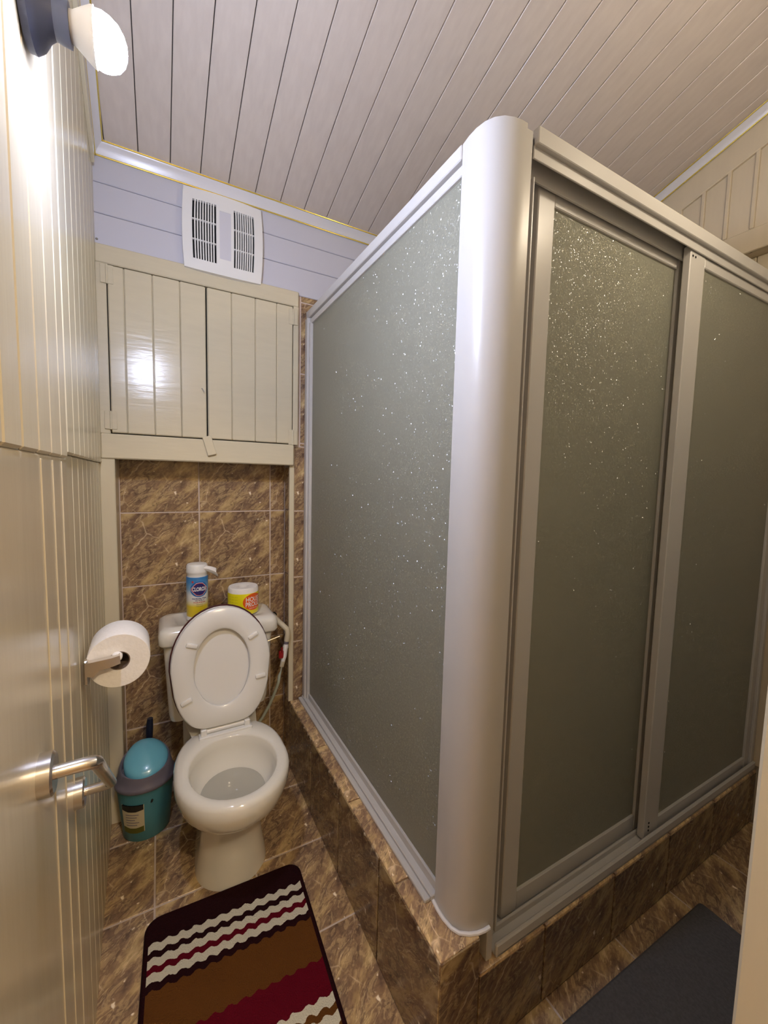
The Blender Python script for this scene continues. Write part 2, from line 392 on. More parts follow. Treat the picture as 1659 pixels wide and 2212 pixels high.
# ------------------------------------------------------------------ left wall (board clad) and open door lying in line with it
DY0, DY1 = .04, .935
lw = MB().box(-.16, -.012, DY1, 1.95, FL, 1.75, T=WT).box(-.16, -.045, -.05, DY1, FL, 1.75, T=WT)
wall_left = struct(build('wall_left', lw, CREAM, origin=(-.14, 1.3, FL), smooth=0))
y = DY1+.002; k = 0
while y < 1.735:
    y1 = min(y+.0875, 1.74)
    build('board', B(-.012, 0, y+.0006, y1-.0006, .030, CZ(y1)-.03, bev=.004, T=WT), CREAM, wall_left, (WX(y), y, .03))
    build('board', B(-.016, -.005, y+.0006, y1-.0006, FL+.004, .030, bev=.004, T=WT), CREAM, wall_left, (WX(y), y, FL))
    y = y1
# rake board under the ceiling
def slopeT(p): return WT((p[0], p[1], CZ(p[1]) + p[2]))
build('rake_board', MB().box(-.002, .010, .10, 1.655, -.115, -.035, bev=.003, T=slopeT), CREAM, wall_left, (WX(1), 1, CZ(1)))

door = struct(build('door_1', B(-.040, -.008, DY0, DY1-.004, FL+.012, .78, bev=.002, T=WT), DOORP, origin=(WX(.5), .5, FL)))
ys = [DY0, .172, .262, .350, .438, .524, .600, .688, .775, .862, DY1-.004]
for a, b in zip(ys, ys[1:]):
    build('board', B(-.008, 0, a+.0012, b-.0012, .022, .78, bev=.0045, T=WT), DOORP, door, (WX(a), a, .02))
build('panel', B(-.008, -.002, DY0, DY1-.004, FL+.012, .022, bev=.003, T=WT), DOORP, door, (WX(.5), .5, FL))
for a, b in ((.700, .708), (.786, .792), (.868, .873)):
    build('bead', B(-.003, -.0006, a, b, FL+.03, .015, bev=.0007, T=WT), DOORP, door, (WX(a), a, FL))
build('transom', B(-.045, 0, -.04, DY1, .784, 1.62, bev=.003, T=WT), CREAM, wall_left, (WX(.5), .5, .78))
# pull handle set diagonally
P1, P2 = Vector((WX(.614), .614, -.375)), Vector((WX(.875), .875, -.586))
nrm = Vector((1, .0345, 0)).normalized()
hl = build('pull_handle', MB().tube([P1+nrm*.000, P1+nrm*.040, P1+nrm*.050+(P2-P1)*.012, P1+nrm*.054+(P2-P1)*.04]
      + [P1+(P2-P1)*t+nrm*.054 for t in (.3, .6, .96)] + [P1+nrm*.050+(P2-P1)*.988, P2+nrm*.040, P2+nrm*.000], .0085, 14), BRUSH, door, tuple(P1))
for Pn in (P1, P2):
    ax = nrm; u = ax.orthogonal().normalized(); v = ax.cross(u)
    T = lambda p, Pn=Pn: tuple(Pn + u*p[0] + v*p[1] + ax*p[2])
    build('rosette', MB().lathe([(.026, -.002), (.026, .011), (.023, .0135), (.010, .0135)], 0, 0, 0, 28, T=T), BRUSH, hl, tuple(Pn))

# ------------------------------------------------------------------ right wall
wall_right = struct(build('wall_right', MB().box(XR, XR+.15, .0, 1.95, FL, 1.75).box(XU+.012, XR, .13, YB+.005, .875, 1.75), CREAMR, origin=(XR, .9, FL), smooth=0))
y = .17
while y < YB-.01:
    y1 = min(y+.0835, YB-.002)
    build('board', B(XU, XU+.012, y+.001, y1-.001, .875, CZ(y1)-.02, bev=.002), CREAMR, wall_right, (XU, y, .875))
    build('batten', B(XU-.010, XU+.001, y-.007, y+.007, .955, CZ(y)-.10, bev=.003), CREAMR, wall_right, (XU, y, .955))
    build('board', B(XR-.010, XR, y+.001, y1-.001, FL+.004 if y < .55 else FL+.22, .875, bev=.003), CREAMR, wall_right, (XR, y, FL))
    y = y1
build('rail', B(XU-.008, XU+.004, .135, YB-.004, .873, .955, bev=.003), CREAMR, wall_right, (XU, .9, .873))
build('rake_board', MB().box(XU-.012, XU+.004, .135, YB-.006, -.135, -.028, bev=.003, T=lambda p: (p[0], p[1], CZ(p[1])+p[2])), CREAMR, wall_right, (XU, .9, CZ(.9)))
tile_area(wall_right, TILEW, 'yz-', XR-.012, .70, YB-.002, FL+.21, .45, YB-6*PT, -.15-4*PT)

# ------------------------------------------------------------------ front wall (doorway round the lens) and hall behind
JX = .468
fw = MB().box(JX, XR+.15, .01, .13, FL, 1.75).box(-.9, -.172, -.02, .03, FL, 1.75).box(-.172, JX, .01, .10, .84, 1.75)
wall_front = struct(build('wall_front', fw, CREAM, origin=(1.2, .07, FL), smooth=0))
trim = struct(build('trim_1', B(JX-.012, JX+.0, -.02, .136, FL, .83, bev=.003), CREAM, origin=(JX, .06, FL)))
hw = MB().box(-1.0, -.9, -1.7, .0, FL, 1.25).box(1.4, 1.5, -1.7, .01, FL, 1.25).box(-1.0, 1.5, -1.8, -1.7, FL, 1.25)
struct(build('wall_hall', hw, HALLW, origin=(0, -1.7, FL), smooth=0))
struct(build('ceiling_hall', B(-1.0, 1.5, -1.8, .01, 1.25, 1.33), HALLW, origin=(0, -.9, 1.25)))
hg = thing('hall_fill_lamp', 'unseen round ceiling lamp added in the hall as warm fill through the doorway', 'lamp', (.35, -.9, 1.25))  # unseen lamp, added to send warm fill in from behind the lens
build('globe', MB().lathe([(.02, -.10), (.06, -.09), (.09, -.06), (.10, -.03), (.09, -.012)], .35, -.9, 1.25, 24), HALLG, hg, (.35, -.9, 1.25))
build('base_plate', MB().lathe([(.11, -.012), (.11, 0)], .35, -.9, 1.25, 24), WHITE, hg, (.35, -.9, 1.25))

# unseen globe lamp added on the front wall for warm light and door glints
gx, gz = 1.15, .88
gl_ = thing('added_globe_lamp', 'unseen small globe lamp added high on the front wall to warm the shower doors', 'lamp', (gx, .13, gz))
build('base_plate', MB().lathe([(.040, 0), (.040, .010), (.020, .016)], 0, 0, 0, 24, T=lambda p: (gx+p[0], .1305+p[2], gz+p[1])), WHITE, gl_, (gx, .13, gz))
build('globe', MB().lathe([(.016, .016), (.028, .024), (.036, .040), (.036, .054), (.028, .070), (.014, .079), (.001, .081)], 0, 0, 0, 24, T=lambda p: (gx+p[0], .1305+p[2], gz+p[1])), WARMG, gl_, (gx, .17, gz))

# ------------------------------------------------------------------ ceiling
ceil = struct(build('ceiling', MB().box(-.45, XR+.15, -.05, 1.95, .010, .10, T=lambda p: (p[0], p[1], CZ(p[1])+p[2])), CEILGAP, origin=(.9, .9, CZ(.9)), smooth=0))
x = -.041 - 3*.0957
while x < XR:
    x0, x1 = x, x+.0957
    build('ceiling_board', MB().box(x0+.0013, x1-.0013, -.05, 1.76, .0, .010, bev=.0018, T=lambda p: (p[0], p[1], CZ(p[1])+p[2])), CEILM, ceil, (x0, .0, CZ(0)))
    x = x1
def cove(name, path_T, L0, L1):
    # profile in (away from wall a, below ceiling -b)
    prof = [(.001, -.036), (.005, -.036), (.008, -.031), (.014, -.020), (.023, -.011), (.028, -.007), (.028, -.0015), (.001, -.0015)]
    t = struct(build(name, MB().loft([[path_T(a, L0, b) for a, b in prof], [path_T(a, L1, b) for a, b in prof]]), COVE, origin=path_T(0, (L0+L1)/2, 0), smooth=50))
    for a, b in ((.0060, -.0350), (.0278, -.0058)):
        build('gold_bead', MB().tube([path_T(a, L0, b), path_T(a, (L0+L1)/2, b), path_T(a, L1, b)], .0028, 8), GOLD, t, path_T(a, L0, b))
cove('trim_2', lambda a, l, b: (l, YB-.004-a, CZ(YB-.004-a)+b), -.16, XU)
cove('trim_3', lambda a, l, b: WT((a+.002, l, CZ(l)+b)), .14, 1.712)
cove('trim_4', lambda a, l, b: (XU-.012-a, l, CZ(l)+b), .135, 1.712)

# ------------------------------------------------------------------ shower base (tiled curb)
ZC, ZF = -.998, -1.09
base = thing('shower_curb', 'raised shower curb clad in brown marble tiles below the frosted enclosure', 'curb', (.9, .9, FL))
cb = MB().box(.497, .60, .607, YB-.001, FL, ZC-.008).box(.60, XR-.014, .607, .72, FL, ZF-.008).box(.60, XR-.014, .72, YB-.001, FL, FL+.10)
build('core', cb, GROUT, base, (.9, .9, FL), smooth=0)
def cface(plane, fixed, ua, ub, seams, z0, z1, mat):
    for a, b in zip([ua]+seams, seams+[ub]):
        if plane == 'L': tile(base, mat, (fixed, b, z0), (math.pi/2, 0, -math.pi/2), 0, b-a, 0, z1-z0)
        elif plane == 'F': tile(base, mat, (a, fixed, z0), (math.pi/2, 0, 0), 0, b-a, 0, z1-z0)
        elif plane == 'TX': tile(base, mat, (a, fixed, z0), (0, 0, 0), 0, b-a, 0, z1-z0)
cface('L', .497, .600, YB-.001, [.870, 1.144, 1.42, 1.695], FL, ZC, TILED)
cface('F', .607, .490, .601, [], FL, ZC, TILED)
cface('F', .607, .601, XR-.014, [.815, 1.0995, 1.386, 1.672, 1.958], FL, ZF-.006, TILED)
for a, b in ((.600, .79), (.79, 1.077), (1.077, 1.364), (1.364, 1.651), (1.651, YB-.001)):
    tile(base, TILEL, (.4905, a, ZC-.008), (0, 0, 0), 0, .11, 0, b-a, name='cap_tile', th=.008)
for a, b in ((.601, .815), (.815, 1.1), (1.1, 1.386), (1.386, 1.672), (1.672, XR-.014)):
    mbt = MB().box(a+.0015, b-.0015, .600, .72, ZF-.012, ZF, bev=.0045, seg=2)
    build('cap_tile', mbt, TILEL, base, (a, .6, ZF), smooth=40)
tile_area(base, TILEF, 'xy', FL+.10, .60, XR-.014, .72, YB, -.035, 1.30-5*PT)

# ------------------------------------------------------------------ shower enclosure
enc = thing('shower_enclosure', 'white framed corner shower enclosure with obscured glass and rounded corner post', 'shower', (.9, .9, ZF))
ZT = .682
# corner post: rounded outer face
outer = [(.556, .712), (.553, .690), (.553, .668), (.557, .648), (.566, .632), (.580, .620), (.598, .613), (.616, .610), (.630, .610)]
inner = [(.630, .640), (.600, .645), (.588, .660), (.584, .690), (.584, .712)]
post = build('corner_post', MB().loft([[(px, py, z) for px, py in outer+inner] for z in (ZC, ZT)]), ALU, enc, (.59, .66, ZC), smooth=50)
build('jamb_strip', B(.6306, .648, .612, .645, ZF+.0005, ZT-.006, bev=.0012), ALU, enc, (.64, .63, ZF))
build('jamb_channel', MB().box(.640, .770, .690, .699, ZF+.02, .66).box(.640, .646, .646, .690, ZF+.02, .60).box(.715, .719, .682, .690, ZF+.02, .60), ALUG, enc, (.68, .69, ZF))
build('jamb_lip', B(.680, .6845, .636, .644, ZF+.02, .62, bev=.001), ALU, enc, (.68, .64, ZF))
sil = MB().tube([(px-.004 if i < 5 else px, py-.004 if i > 2 else py, ZC+.002) for i, (px, py) in enumerate(outer)], .0045, 8)
build('sealant', sil, SILIC, enc, (.56, .66, ZC))
# side panel
YS = YB-.006
sp = build('side_panel', MB().box(.552, .584, .712, YS, ZT-.030, ZT, bev=.002).box(.560, .580, .712, YS, ZT-.055, ZT-.034, bev=.0015).box(.566, .576, .712, YS, ZT-.040, ZT-.02)
           .box(.548, .582, YS-.028, YS, ZC, ZT-.03, bev=.002).box(.556, .578, YS-.044, YS-.028, ZC, ZT-.05, bev=.002)
           .box(.530, .546, .715, YS, ZC, ZC+.010, bev=.002).box(.546, .566, .712, YS, ZC, ZC+.016, bev=.002).box(.562, .582, .712, YS, ZC, ZC+.040, bev=.003), ALU, enc, (.565, 1.2, ZC))
build('pane', B(.5675, .5725, .70, YS-.030, ZC+.03, ZT-.045), GLASS, sp, (.57, 1.2, ZC), smooth=0)
# header and track
X0, X1 = .657, XR-.013
hd = build('header', MB().box(X0, X1, .606, .622, ZT-.026, ZT+.006, bev=.0015).box(X0, X1, .622, .700, ZT-.010, ZT-.004)
           .box(X0, X1, .6165, .6205, ZT-.048, ZT-.010, bev=.001).box(X0, X1, .646, .652, ZT-.060, ZT-.010, bev=.001).box(X0, X1, .692, .700, ZT-.060, ZT-.004, bev=.001), ALU, enc, (1.3, .65, ZT))
tr = build('bottom_track', MB().box(X0, X1, .606, .700, ZF, ZF+.006, bev=.001).box(X0, X1, .606, .616, ZF, ZF+.030, bev=.003)
           .box(X0, X1, .644, .650, ZF, ZF+.022, bev=.0015).box(X0, X1, .692, .700, ZF, ZF+.03, bev=.001), ALU, enc, (1.3, .65, ZF))
build('end_jamb', B(X1-.022, X1, .614, .70, ZF+.004, ZT-.03, bev=.002), ALU, enc, (X1, .65, ZF))
def sdoor(xa, xb, yc, z0, z1, sl, sr, rb, rt, lab):
    d = .010
    p = build('sliding_door', B(xa, xa+sl, yc-d, yc+d, z0, z1, bev=.0022), ALU, enc, (xa, yc, z0))
    p['label'] = lab
    build('stile', B(xb-sr, xb, yc-d, yc+d, z0, z1, bev=.0022), ALU, p, (xb, yc, z0))
    build('bottom_rail', B(xa+sl, xb-sr, yc-d+.001, yc+d-.001, z0, z0+rb, bev=.002), ALU, p, ((xa+xb)/2, yc, z0))
    build('top_rail', B(xa+sl, xb-sr, yc-d+.001, yc+d-.001, z1-rt, z1, bev=.002), ALU, p, ((xa+xb)/2, yc, z1))
    build('pane', B(xa+sl-.006, xb-sr+.006, yc-.0025, yc+.0025, z0+rb-.006, z1-rt+.006), GLASS, p, ((xa+xb)/2, yc, z0), smooth=0)
    return p
d1 = sdoor(.722, 1.335, .668, ZF+.008, .656, .052, .05, .050, .052, 'inner sliding glass door next to the corner post')
d2 = sdoor(1.272, XR-.037, .632, ZF+.010, .650, .078, .036, .045, .042, 'outer sliding glass door with a wide left stile')
for i in range(3):
    build('screw_hole', MB().lathe([(.0032, 0), (.0032, .001)], 0, 0, 0, 10, T=lambda p, i=i: (1.297+p[0], .622-p[2], ZF+.032+.012*i+p[1])), SHADOWG, d2, (1.297, .622, ZF+.03))
for i in range(2):
    build('screw_hole', MB().lathe([(.003, 0), (.003, .001)], 0, 0, 0, 10, T=lambda p, i=i: (1.282+.014*i+p[0], .622-p[2], .622+p[1])), SHADOWG, d2, (1.28, .622, .62))

# ------------------------------------------------------------------ built-in cabinet over the niche
cab = thing('wall_cabinet', 'cream painted built-in cabinet with two planked doors above the toilet niche', 'cabinet', (.17, YB, .044))
YC = 1.70
XL0, XRt = -.172, .516
fr = MB().box(XL0, XRt, YC, YB+.004, .690, .750, bev=.003).box(XL0, XRt-.018, YC-.006, YB+.012, .044, .130, bev=.004)
fr.box(XL0, -.142, YC, YB+.004, .130, .690, bev=.002).box(.494, XRt, YC, YB+.004, .130, .690, bev=.002)
build('frame', fr, CREAMH, cab, (.17, YC, .044))
build('carcass', MB().box(-.142, .494, YB, YB+.003, .130, .690), SHADOWG, cab, (.17, YB, .1), smooth=0)
build('underside', B(-.132, .486, YC+.004, YN-.002, .046, .058), CREAMH, cab, (.17, YB, .05))
def cdoor(xs, z0, z1, lab):
    dr = build('cabinet_door', B(xs[0], xs[-1], YC+.010, YC+.016, z0, z1), CREAMH, cab, (xs[0], YC, z0))
    dr['label'] = lab
    for a, b in zip(xs, xs[1:]):
        build('plank', B(a+.0004, b-.0004, YC-.003, YC+.010, z0, z1, bev=.0032), CREAMH, dr, (a, YC, z0))
    return dr
cdl = cdoor([-.139, -.092, -.008, .078, .163], .134, .686, 'left cabinet door of four cream planks')
cdr = cdoor([.168, .254, .342, .426, .491], .134, .686, 'right cabinet door of four cream planks')
for dr, hx, hz in ((cdl, -.140, .655), (cdl, -.140, .175), (cdr, .4925, .645), (cdr, .4925, .160)):
    build('hinge', MB().box(hx-.018, hx+.018, YC-.0052, YC-.0028, hz-.030, hz+.030, bev=.0008).tube([(hx, YC-.0055, hz-.031), (hx, YC-.0055, hz+.031)], .0035, 8), CREAMH, dr, (hx, YC, hz))
ang = math.radians(16)
def btn(p):
    x, yy, z = p; return (.178+x*math.cos(ang)-z*math.sin(ang)*-1, yy, .110 - x*math.sin(ang)*-1*-1 + z*math.cos(ang))
build('turn_button', MB().box(-.016, .016, YC-.018, YC-.007, -.036, .036, bev=.002, T=lambda p: (.170+p[0]*math.cos(ang)-p[2]*math.sin(ang), p[1], .106+p[0]*math.sin(ang)+p[2]*math.cos(ang))), CREAMH, cab, (.17, YC, .106))
build('nail_hook', MB().tube([(.147, YC, .318), (.147, YC-.012, .316), (.152, YC-.014, .308), (.154, YC-.013, .302)], .0016, 6), NAIL, cab, (.147, YC, .318))

# ------------------------------------------------------------------ exhaust fan
fx0, fx1, fz0, fz1 = .094, .362, .740, 1.012
fan = thing('exhaust_fan', 'white square exhaust fan with slotted grilles and a small centre lens', 'fan', (.228, YB-.02, fz0))
FY = YB-.004
def fT(u, v, d):    # u 0..1, v 0..1 on the cover; bulging front
    bx = fx0+(fx1-fx0)*u; bz = fz0+(fz1-fz0)*v
    dome = .010*(1-(2*u-1)**2)*(1)+.006*(1-(2*v-1)**2)
    return (bx + .006*(2*u-1)*(1-(2*v-1)**2), FY-d-dome*(1 if d > .005 else 0), bz - .006*(1-(2*u-1)**2)*(1-v))
N_ = 14
def panel(u0, u1, v0, v1, d0, d1, nu=4, nv=8):
    mb = MB()
    g = lambda d: [[fT(u0+(u1-u0)*i/nu, v0+(v1-v0)*j/nv, d) for i in range(nu+1)] for j in range(nv+1)]
    A, Bk = g(d1), g(d0); vs = [p for r in A for p in r]+[p for r in Bk for p in r]; n = nu+1; M = (nu+1)*(nv+1); fs = []
    for j in range(nv):
        for i in range(nu):
            a = j*n+i; fs += [(a, a+1, a+n+1, a+n), (M+a+n, M+a+n+1, M+a+1, M+a)]
    for i in range(nu):
        fs += [(i+1, i, M+i, M+i+1), (nv*n+i, nv*n+i+1, M+nv*n+i+1, M+nv*n+i)]
    for j in range(nv):
        fs += [(j*n, (j+1)*n, M+(j+1)*n, M+j*n), ((j+1)*n+nu, j*n+nu, M+j*n+nu, M+(j+1)*n+nu)]
    return mb.add(vs, fs)
cov = MB()
LG = (.115, .40, .13, .86); RG = (.62, .885, .13, .86)
for (a, b2, cc, dd) in ((0, .115, 0, 1), (.40, .62, .80, 1), (.40, .62, 0, .20), (.40, .44, .2, .8), (.58, .62, .2, .8), (.885, 1, 0, 1), (.115, .40, 0, .13), (.115, .40, .86, 1), (.62, .885, 0, .13), (.62, .885, .86, 1)):
    p_ = panel(a, b2, cc, dd, .002, .024); cov.add(p_.v, p_.f)
cv = build('cover', cov, WHITE, fan, (.228, FY, fz0), smooth=40)
build('flange', MB().box(fx0-.002, fx1+.002, FY-.010, FY, fz0-.004, fz1, bev=.004), WHITE, fan, (.228, FY, fz0))
for (a, b2, cc, dd) in (LG, RG):
    p_ = panel(a, b2, cc, dd, .0105, .0125)
    build('duct_opening', p_, SHADOWG, fan, (.228, FY, fz0), smooth=0)
    for k in range(8):
        u = a+(b2-a)*(k+1)/9
        build('slat', panel(u-.0075, u+.0075, cc, dd, .013, .0232, 1, 8), WHITE, cv, (.228, FY, fz0))
    for vv in (.37, .62):
        build('cross_bar', panel(a, b2, vv-.005, vv+.005, .013, .0215, 4, 1), WHITE, cv, (.228, FY, fz0))
build('lens', panel(.44, .58, .20, .80, .005, .0225), LAVGREY, fan, (.228, FY, fz0))

# ------------------------------------------------------------------ wall lamp with lit bulb
LYp = .70
lamp = thing('wall_lamp', 'lit bare bulb in a dark lampholder on the left wall by the ceiling', 'lamp', (WX(LYp), LYp, .568))
def LT(p):   # local z -> away from the wall
    x, yy, z = p; return (WX(LYp)+.002+z, LYp+x, .568+yy - z*.06)
build('lampholder', MB().lathe([(.044, 0), (.044, .008), (.038, .016), (.026, .024), (.021, .030), (.022, .036), (.0225, .046), (.016, .046)], 0, 0, 0, 28, T=LT), BLUEDK, lamp, LT((0, 0, 0)))
build('bulb_collar', MB().lathe([(.015, .040), (.017, .050), (.024, .060), (.0298, .069), (.0306, .0722), (.0285, .0727), (.001, .0727)], 0, 0, 0, 48, T=LT), COLLAR, lamp, LT((0, 0, .05)), smooth=50)
build('bulb', MB().lathe([(.0285, .0728), (.0296, .080), (.0280, .089), (.0235, .098), (.0155, .1045), (.007, .1075), (.001, .108)], 0, 0, 0, 48, T=LT), BULB, lamp, LT((0, 0, .09)), smooth=60)

# ------------------------------------------------------------------ toilet
TX = .192
toi = thing('toilet', 'white ceramic close-coupled toilet with its seat and lid raised', 'toilet', (TX, 1.45, FL))
def egg(z, yc, lf, lb, wd, n=40, p=2.0, pb=2.6):
    r = []
    for k in range(n):
        t = 2*math.pi*k/n; cs, sn = math.cos(t), math.sin(t)
        q = p if cs > 0 else pb
        sg = lambda v, q: math.copysign(abs(v)**(2/q), v)
        r.append((TX+wd*sg(sn, q), yc-(lf if cs > 0 else lb)*sg(cs, q), z))
    return r
ZR = -.91
bowl = MB().loft([egg(FL, 1.36, .110, .24, .112), egg(FL+.03, 1.36, .106, .24, .108), egg(-1.20, 1.36, .098, .24, .097), egg(-1.12, 1.36, .105, .24, .098), egg(-1.075, 1.345, .128, .25, .112),
    egg(-1.035, 1.325, .165, .27, .140), egg(-.995, 1.31, .190, .26, .160), egg(-.955, 1.302, .197, .25, .170), egg(-.925, 1.30, .196, .235, .171), egg(ZR-.004, 1.30, .190, .228, .166), egg(ZR, 1.30, .180, .222, .158),
    egg(ZR, 1.292, .156, .150, .134, pb=2.1), egg(ZR-.006, 1.292, .150, .146, .129, pb=2.1), egg(-.945, 1.292, .150, .148, .130, pb=2.1), egg(-.985, 1.295, .142, .142, .122, pb=2.1), egg(-1.01, 1.30, .120, .125, .106, pb=2.1), egg(-1.045, 1.32, .085, .09, .075, pb=2), egg(-1.09, 1.33, .06, .06, .05, pb=2)], cap0=True, cap1=True)
bo = build('bowl', bowl, CERAM, toi, (TX, 1.36, FL), smooth=60)
# deck joining bowl and tank
build('deck', MB().loft([[(TX-.105, 1.46, z), (TX+.105, 1.46, z), (TX+.13, 1.62, z), (TX-.13, 1.62, z)] for z in (-1.02, ZR-.001)]), CERAM, toi, (TX, 1.55, -1.0), smooth=30)
build('water', MB().lathe([(.001, 0), (1, 0)], TX, 1.305, -1.018, 36, a=.100, b=.115, cap0=False, cap1=False), WATER, bo, (TX, 1.3, -1.018))
def rr(x0, x1, y0, y1, z, r=.03, n=5):
    pts = []
    for cx, cy, a0 in ((x1-r, y1-r, 0), (x0+r, y1-r, 90), (x0+r, y0+r, 180), (x1-r, y0+r, 270)):
        for i in range(n+1):
            a = math.radians(a0+90*i/n); pts.append((cx+r*math.cos(a), cy+r*math.sin(a), z))
    return pts
build('tank', MB().loft([rr(.020, .364, 1.60, 1.755, -.905), rr(.016, .368, 1.592, 1.76, -.88), rr(.004, .382, 1.578, 1.763, -.64), rr(.002, .386, 1.575, 1.764, -.607)]), CERAM, toi, (TX, 1.67, -.9), smooth=60)
tl = build('tank_lid', MB().loft([rr(-.008, .398, 1.568, 1.768, -.610, .025), rr(-.013, .403, 1.563, 1.770, -.602, .03), rr(-.013, .403, 1.563, 1.770, -.572, .03), rr(-.008, .398, 1.568, 1.767, -.556, .03),
    rr(.006, .384, 1.582, 1.757, -.547, .03), rr(.035, .355, 1.605, 1.74, -.547, .03), rr(.04, .35, 1.61, 1.735, -.550, .03)]), CERAM, toi, (TX, 1.67, -.6), smooth=60)
lv = build('flush_lever', MB().lathe([(.012, 0), (.012, .008), (.008, .012)], 0, 0, 0, 16, T=lambda p: (.338+p[0], 1.576-p[2], -.640+p[1])).tube([(.338, 1.562, -.640), (.36, 1.558, -.640), (.405, 1.556, -.628)], [.004, .003, .002], 8), CHROME, toi, (.338, 1.57, -.64))
# seat and lid: plane leaning back
SA = math.atan2(.050, .405)
def sT(du, v, d):   # d>0 toward the viewer
    return (TX-.006+du, 1.478+v*math.sin(SA)-d*math.cos(SA), -.884+v*math.cos(SA)+d*math.sin(SA))
def seat_out(k=1.0, n=48):
    pts = []
    for i in range(n):
        t = 2*math.pi*i/n; cs, sn = math.cos(t), math.sin(t)
        if cs >= 0: pts.append((.165*k*sn, .215+.200*k*cs))
        else:
            q = 4.5; pts.append((.165*k*math.copysign(abs(sn)**(2/q), sn)*(1-.26*(abs(cs)**(2/q))**1.7), .215-.212*abs(cs)**(2/q)))
    return pts
so = seat_out(); hole = [(.093*math.sin(2*math.pi*i/48), .205+.135*math.cos(2*math.pi*i/48)) for i in range(48)]
def off(pts, k, cx=0, cy=.21): return [((x-cx)*k+cx, (y-cy)*k+cy) for x, y in pts]
def ring(pts, d): return [sT(x, y, d) for x, y in pts]
seat = MB().loft([ring(off(so, .985), .0), ring(so, .004), ring(so, .014), ring(off(so, .97), .019), ring(off(hole, 1.06), .019), ring(hole, .014), ring(hole, .004), ring(off(hole, 1.04), .0)], close=True)
st = build('seat', seat, SEATM, toi, sT(0, 0, 0), smooth=50)
for du, v, a in ((-.098, .297, -18), (.105, .300, 28), (.128, .150, 4), (-.118, .112, 22)):
    ca, sa = math.cos(math.radians(a)), math.sin(math.radians(a))
    def pT(p, du=du, v=v, ca=ca, sa=sa): return sT(du+p[0]*ca-p[1]*sa, v+p[0]*sa+p[1]*ca, p[2])
    build('bumper', MB().box(-.019, .019, -.0075, .0075, .018, .027, bev=.0045, T=pT, seg=2), SEATM, st, sT(du, v, .02))
ld = build('seat_lid', MB().loft([ring(off(so, 1.0), -.0125), ring(off(so, .99), -.0100)], True, True), SEATM, toi, sT(0, 0, -.01), smooth=50)
build('lid_shell', MB().loft([ring(off(so, 1.018), -.0130), ring(off(so, 1.028), -.013), ring(off(so, 1.028), -.017), ring(off(so, 1.02), -.021), ring(off(so, .95), -.025)]), MAROON, ld, sT(0, 0, -.015), smooth=50)
hb = build('seat_hinge', MB().tube([(TX-.062, 1.474, -.893), (TX+.062, 1.474, -.893)], .0085, 12).box(TX-.088, TX+.088, 1.452, 1.485, ZR-.002, ZR+.008, bev=.002)
           .box(TX-.082, TX-.062, 1.460, 1.492, ZR+.005, -.880, bev=.003).box(TX+.062, TX+.082, 1.460, 1.492, ZR+.005, -.880, bev=.003), SEATM, toi, (TX, 1.474, ZR))

# ------------------------------------------------------------------ supply valve and hose
sv = thing('supply_valve', 'cream elbow pipe with small white stop valve, red tap and pale hose beside the tank', 'valve', (.46, 1.70, -.70))
build('elbow_pipe', MB().tube([(.447, YN-.002, -.640), (.449, 1.735, -.638), (.458, 1.712, -.645), (.474, 1.700, -.662), (.476, 1.698, -.680), (.471, 1.698, -.712)], .0115, 14), PVCPIPE, sv, (.45, 1.75, -.64))
build('wall_hole', MB().lathe([(.018, 0), (.018, .0015)], 0, 0, 0, 16, T=lambda p: (.447+p[0], YN-.0005-p[2], -.640+p[1])), SHADOWG, sv, (.447, YN, -.64))
vb = build('valve_body', MB().tube([(.4695, 1.698, -.722), (.4685, 1.698, -.736), (.466, 1.698, -.738), (.464, 1.698, -.760), (.460, 1.698, -.775), (.455, 1.698, -.800)], [.0095, .0125, .0125, .0105, .0125, .009], 14), WHITE, sv, (.465, 1.698, -.76))
build('union', MB().tube([(.471, 1.698, -.710), (.469, 1.698, -.724)], .0105, 14), GREYP, sv, (.47, 1.698, -.715))
build('tap', MB().box(.436, .456, 1.684, 1.700, -.782, -.748, bev=.004).box(.444, .451, 1.680, 1.690, -.756, -.730, bev=.003), RED, vb, (.45, 1.69, -.76))
build('reducer', MB().tube([(.456, 1.698, -.798), (.4505, 1.698, -.822)], [.0098, .009], 14), PVCPIPE, sv, (.452, 1.698, -.81))
build('hose', MB().tube([(.4515, 1.698, -.818), (.447, 1.698, -.842), (.440, 1.697, -.862), (.436, 1.697, -.89), (.422, 1.698, -.93), (.398, 1.70, -.985), (.368, 1.70, -1.035), (.335, 1.69, -1.06), (.31, 1.68, -1.03), (.30, 1.67, -.96), (.30, 1.67, -.907)], [.003, .003, .0065, .0065, .0065, .0065, .0065, .0065, .0065, .0065, .0065], 12), HOSE, sv, (.44, 1.70, -.9))

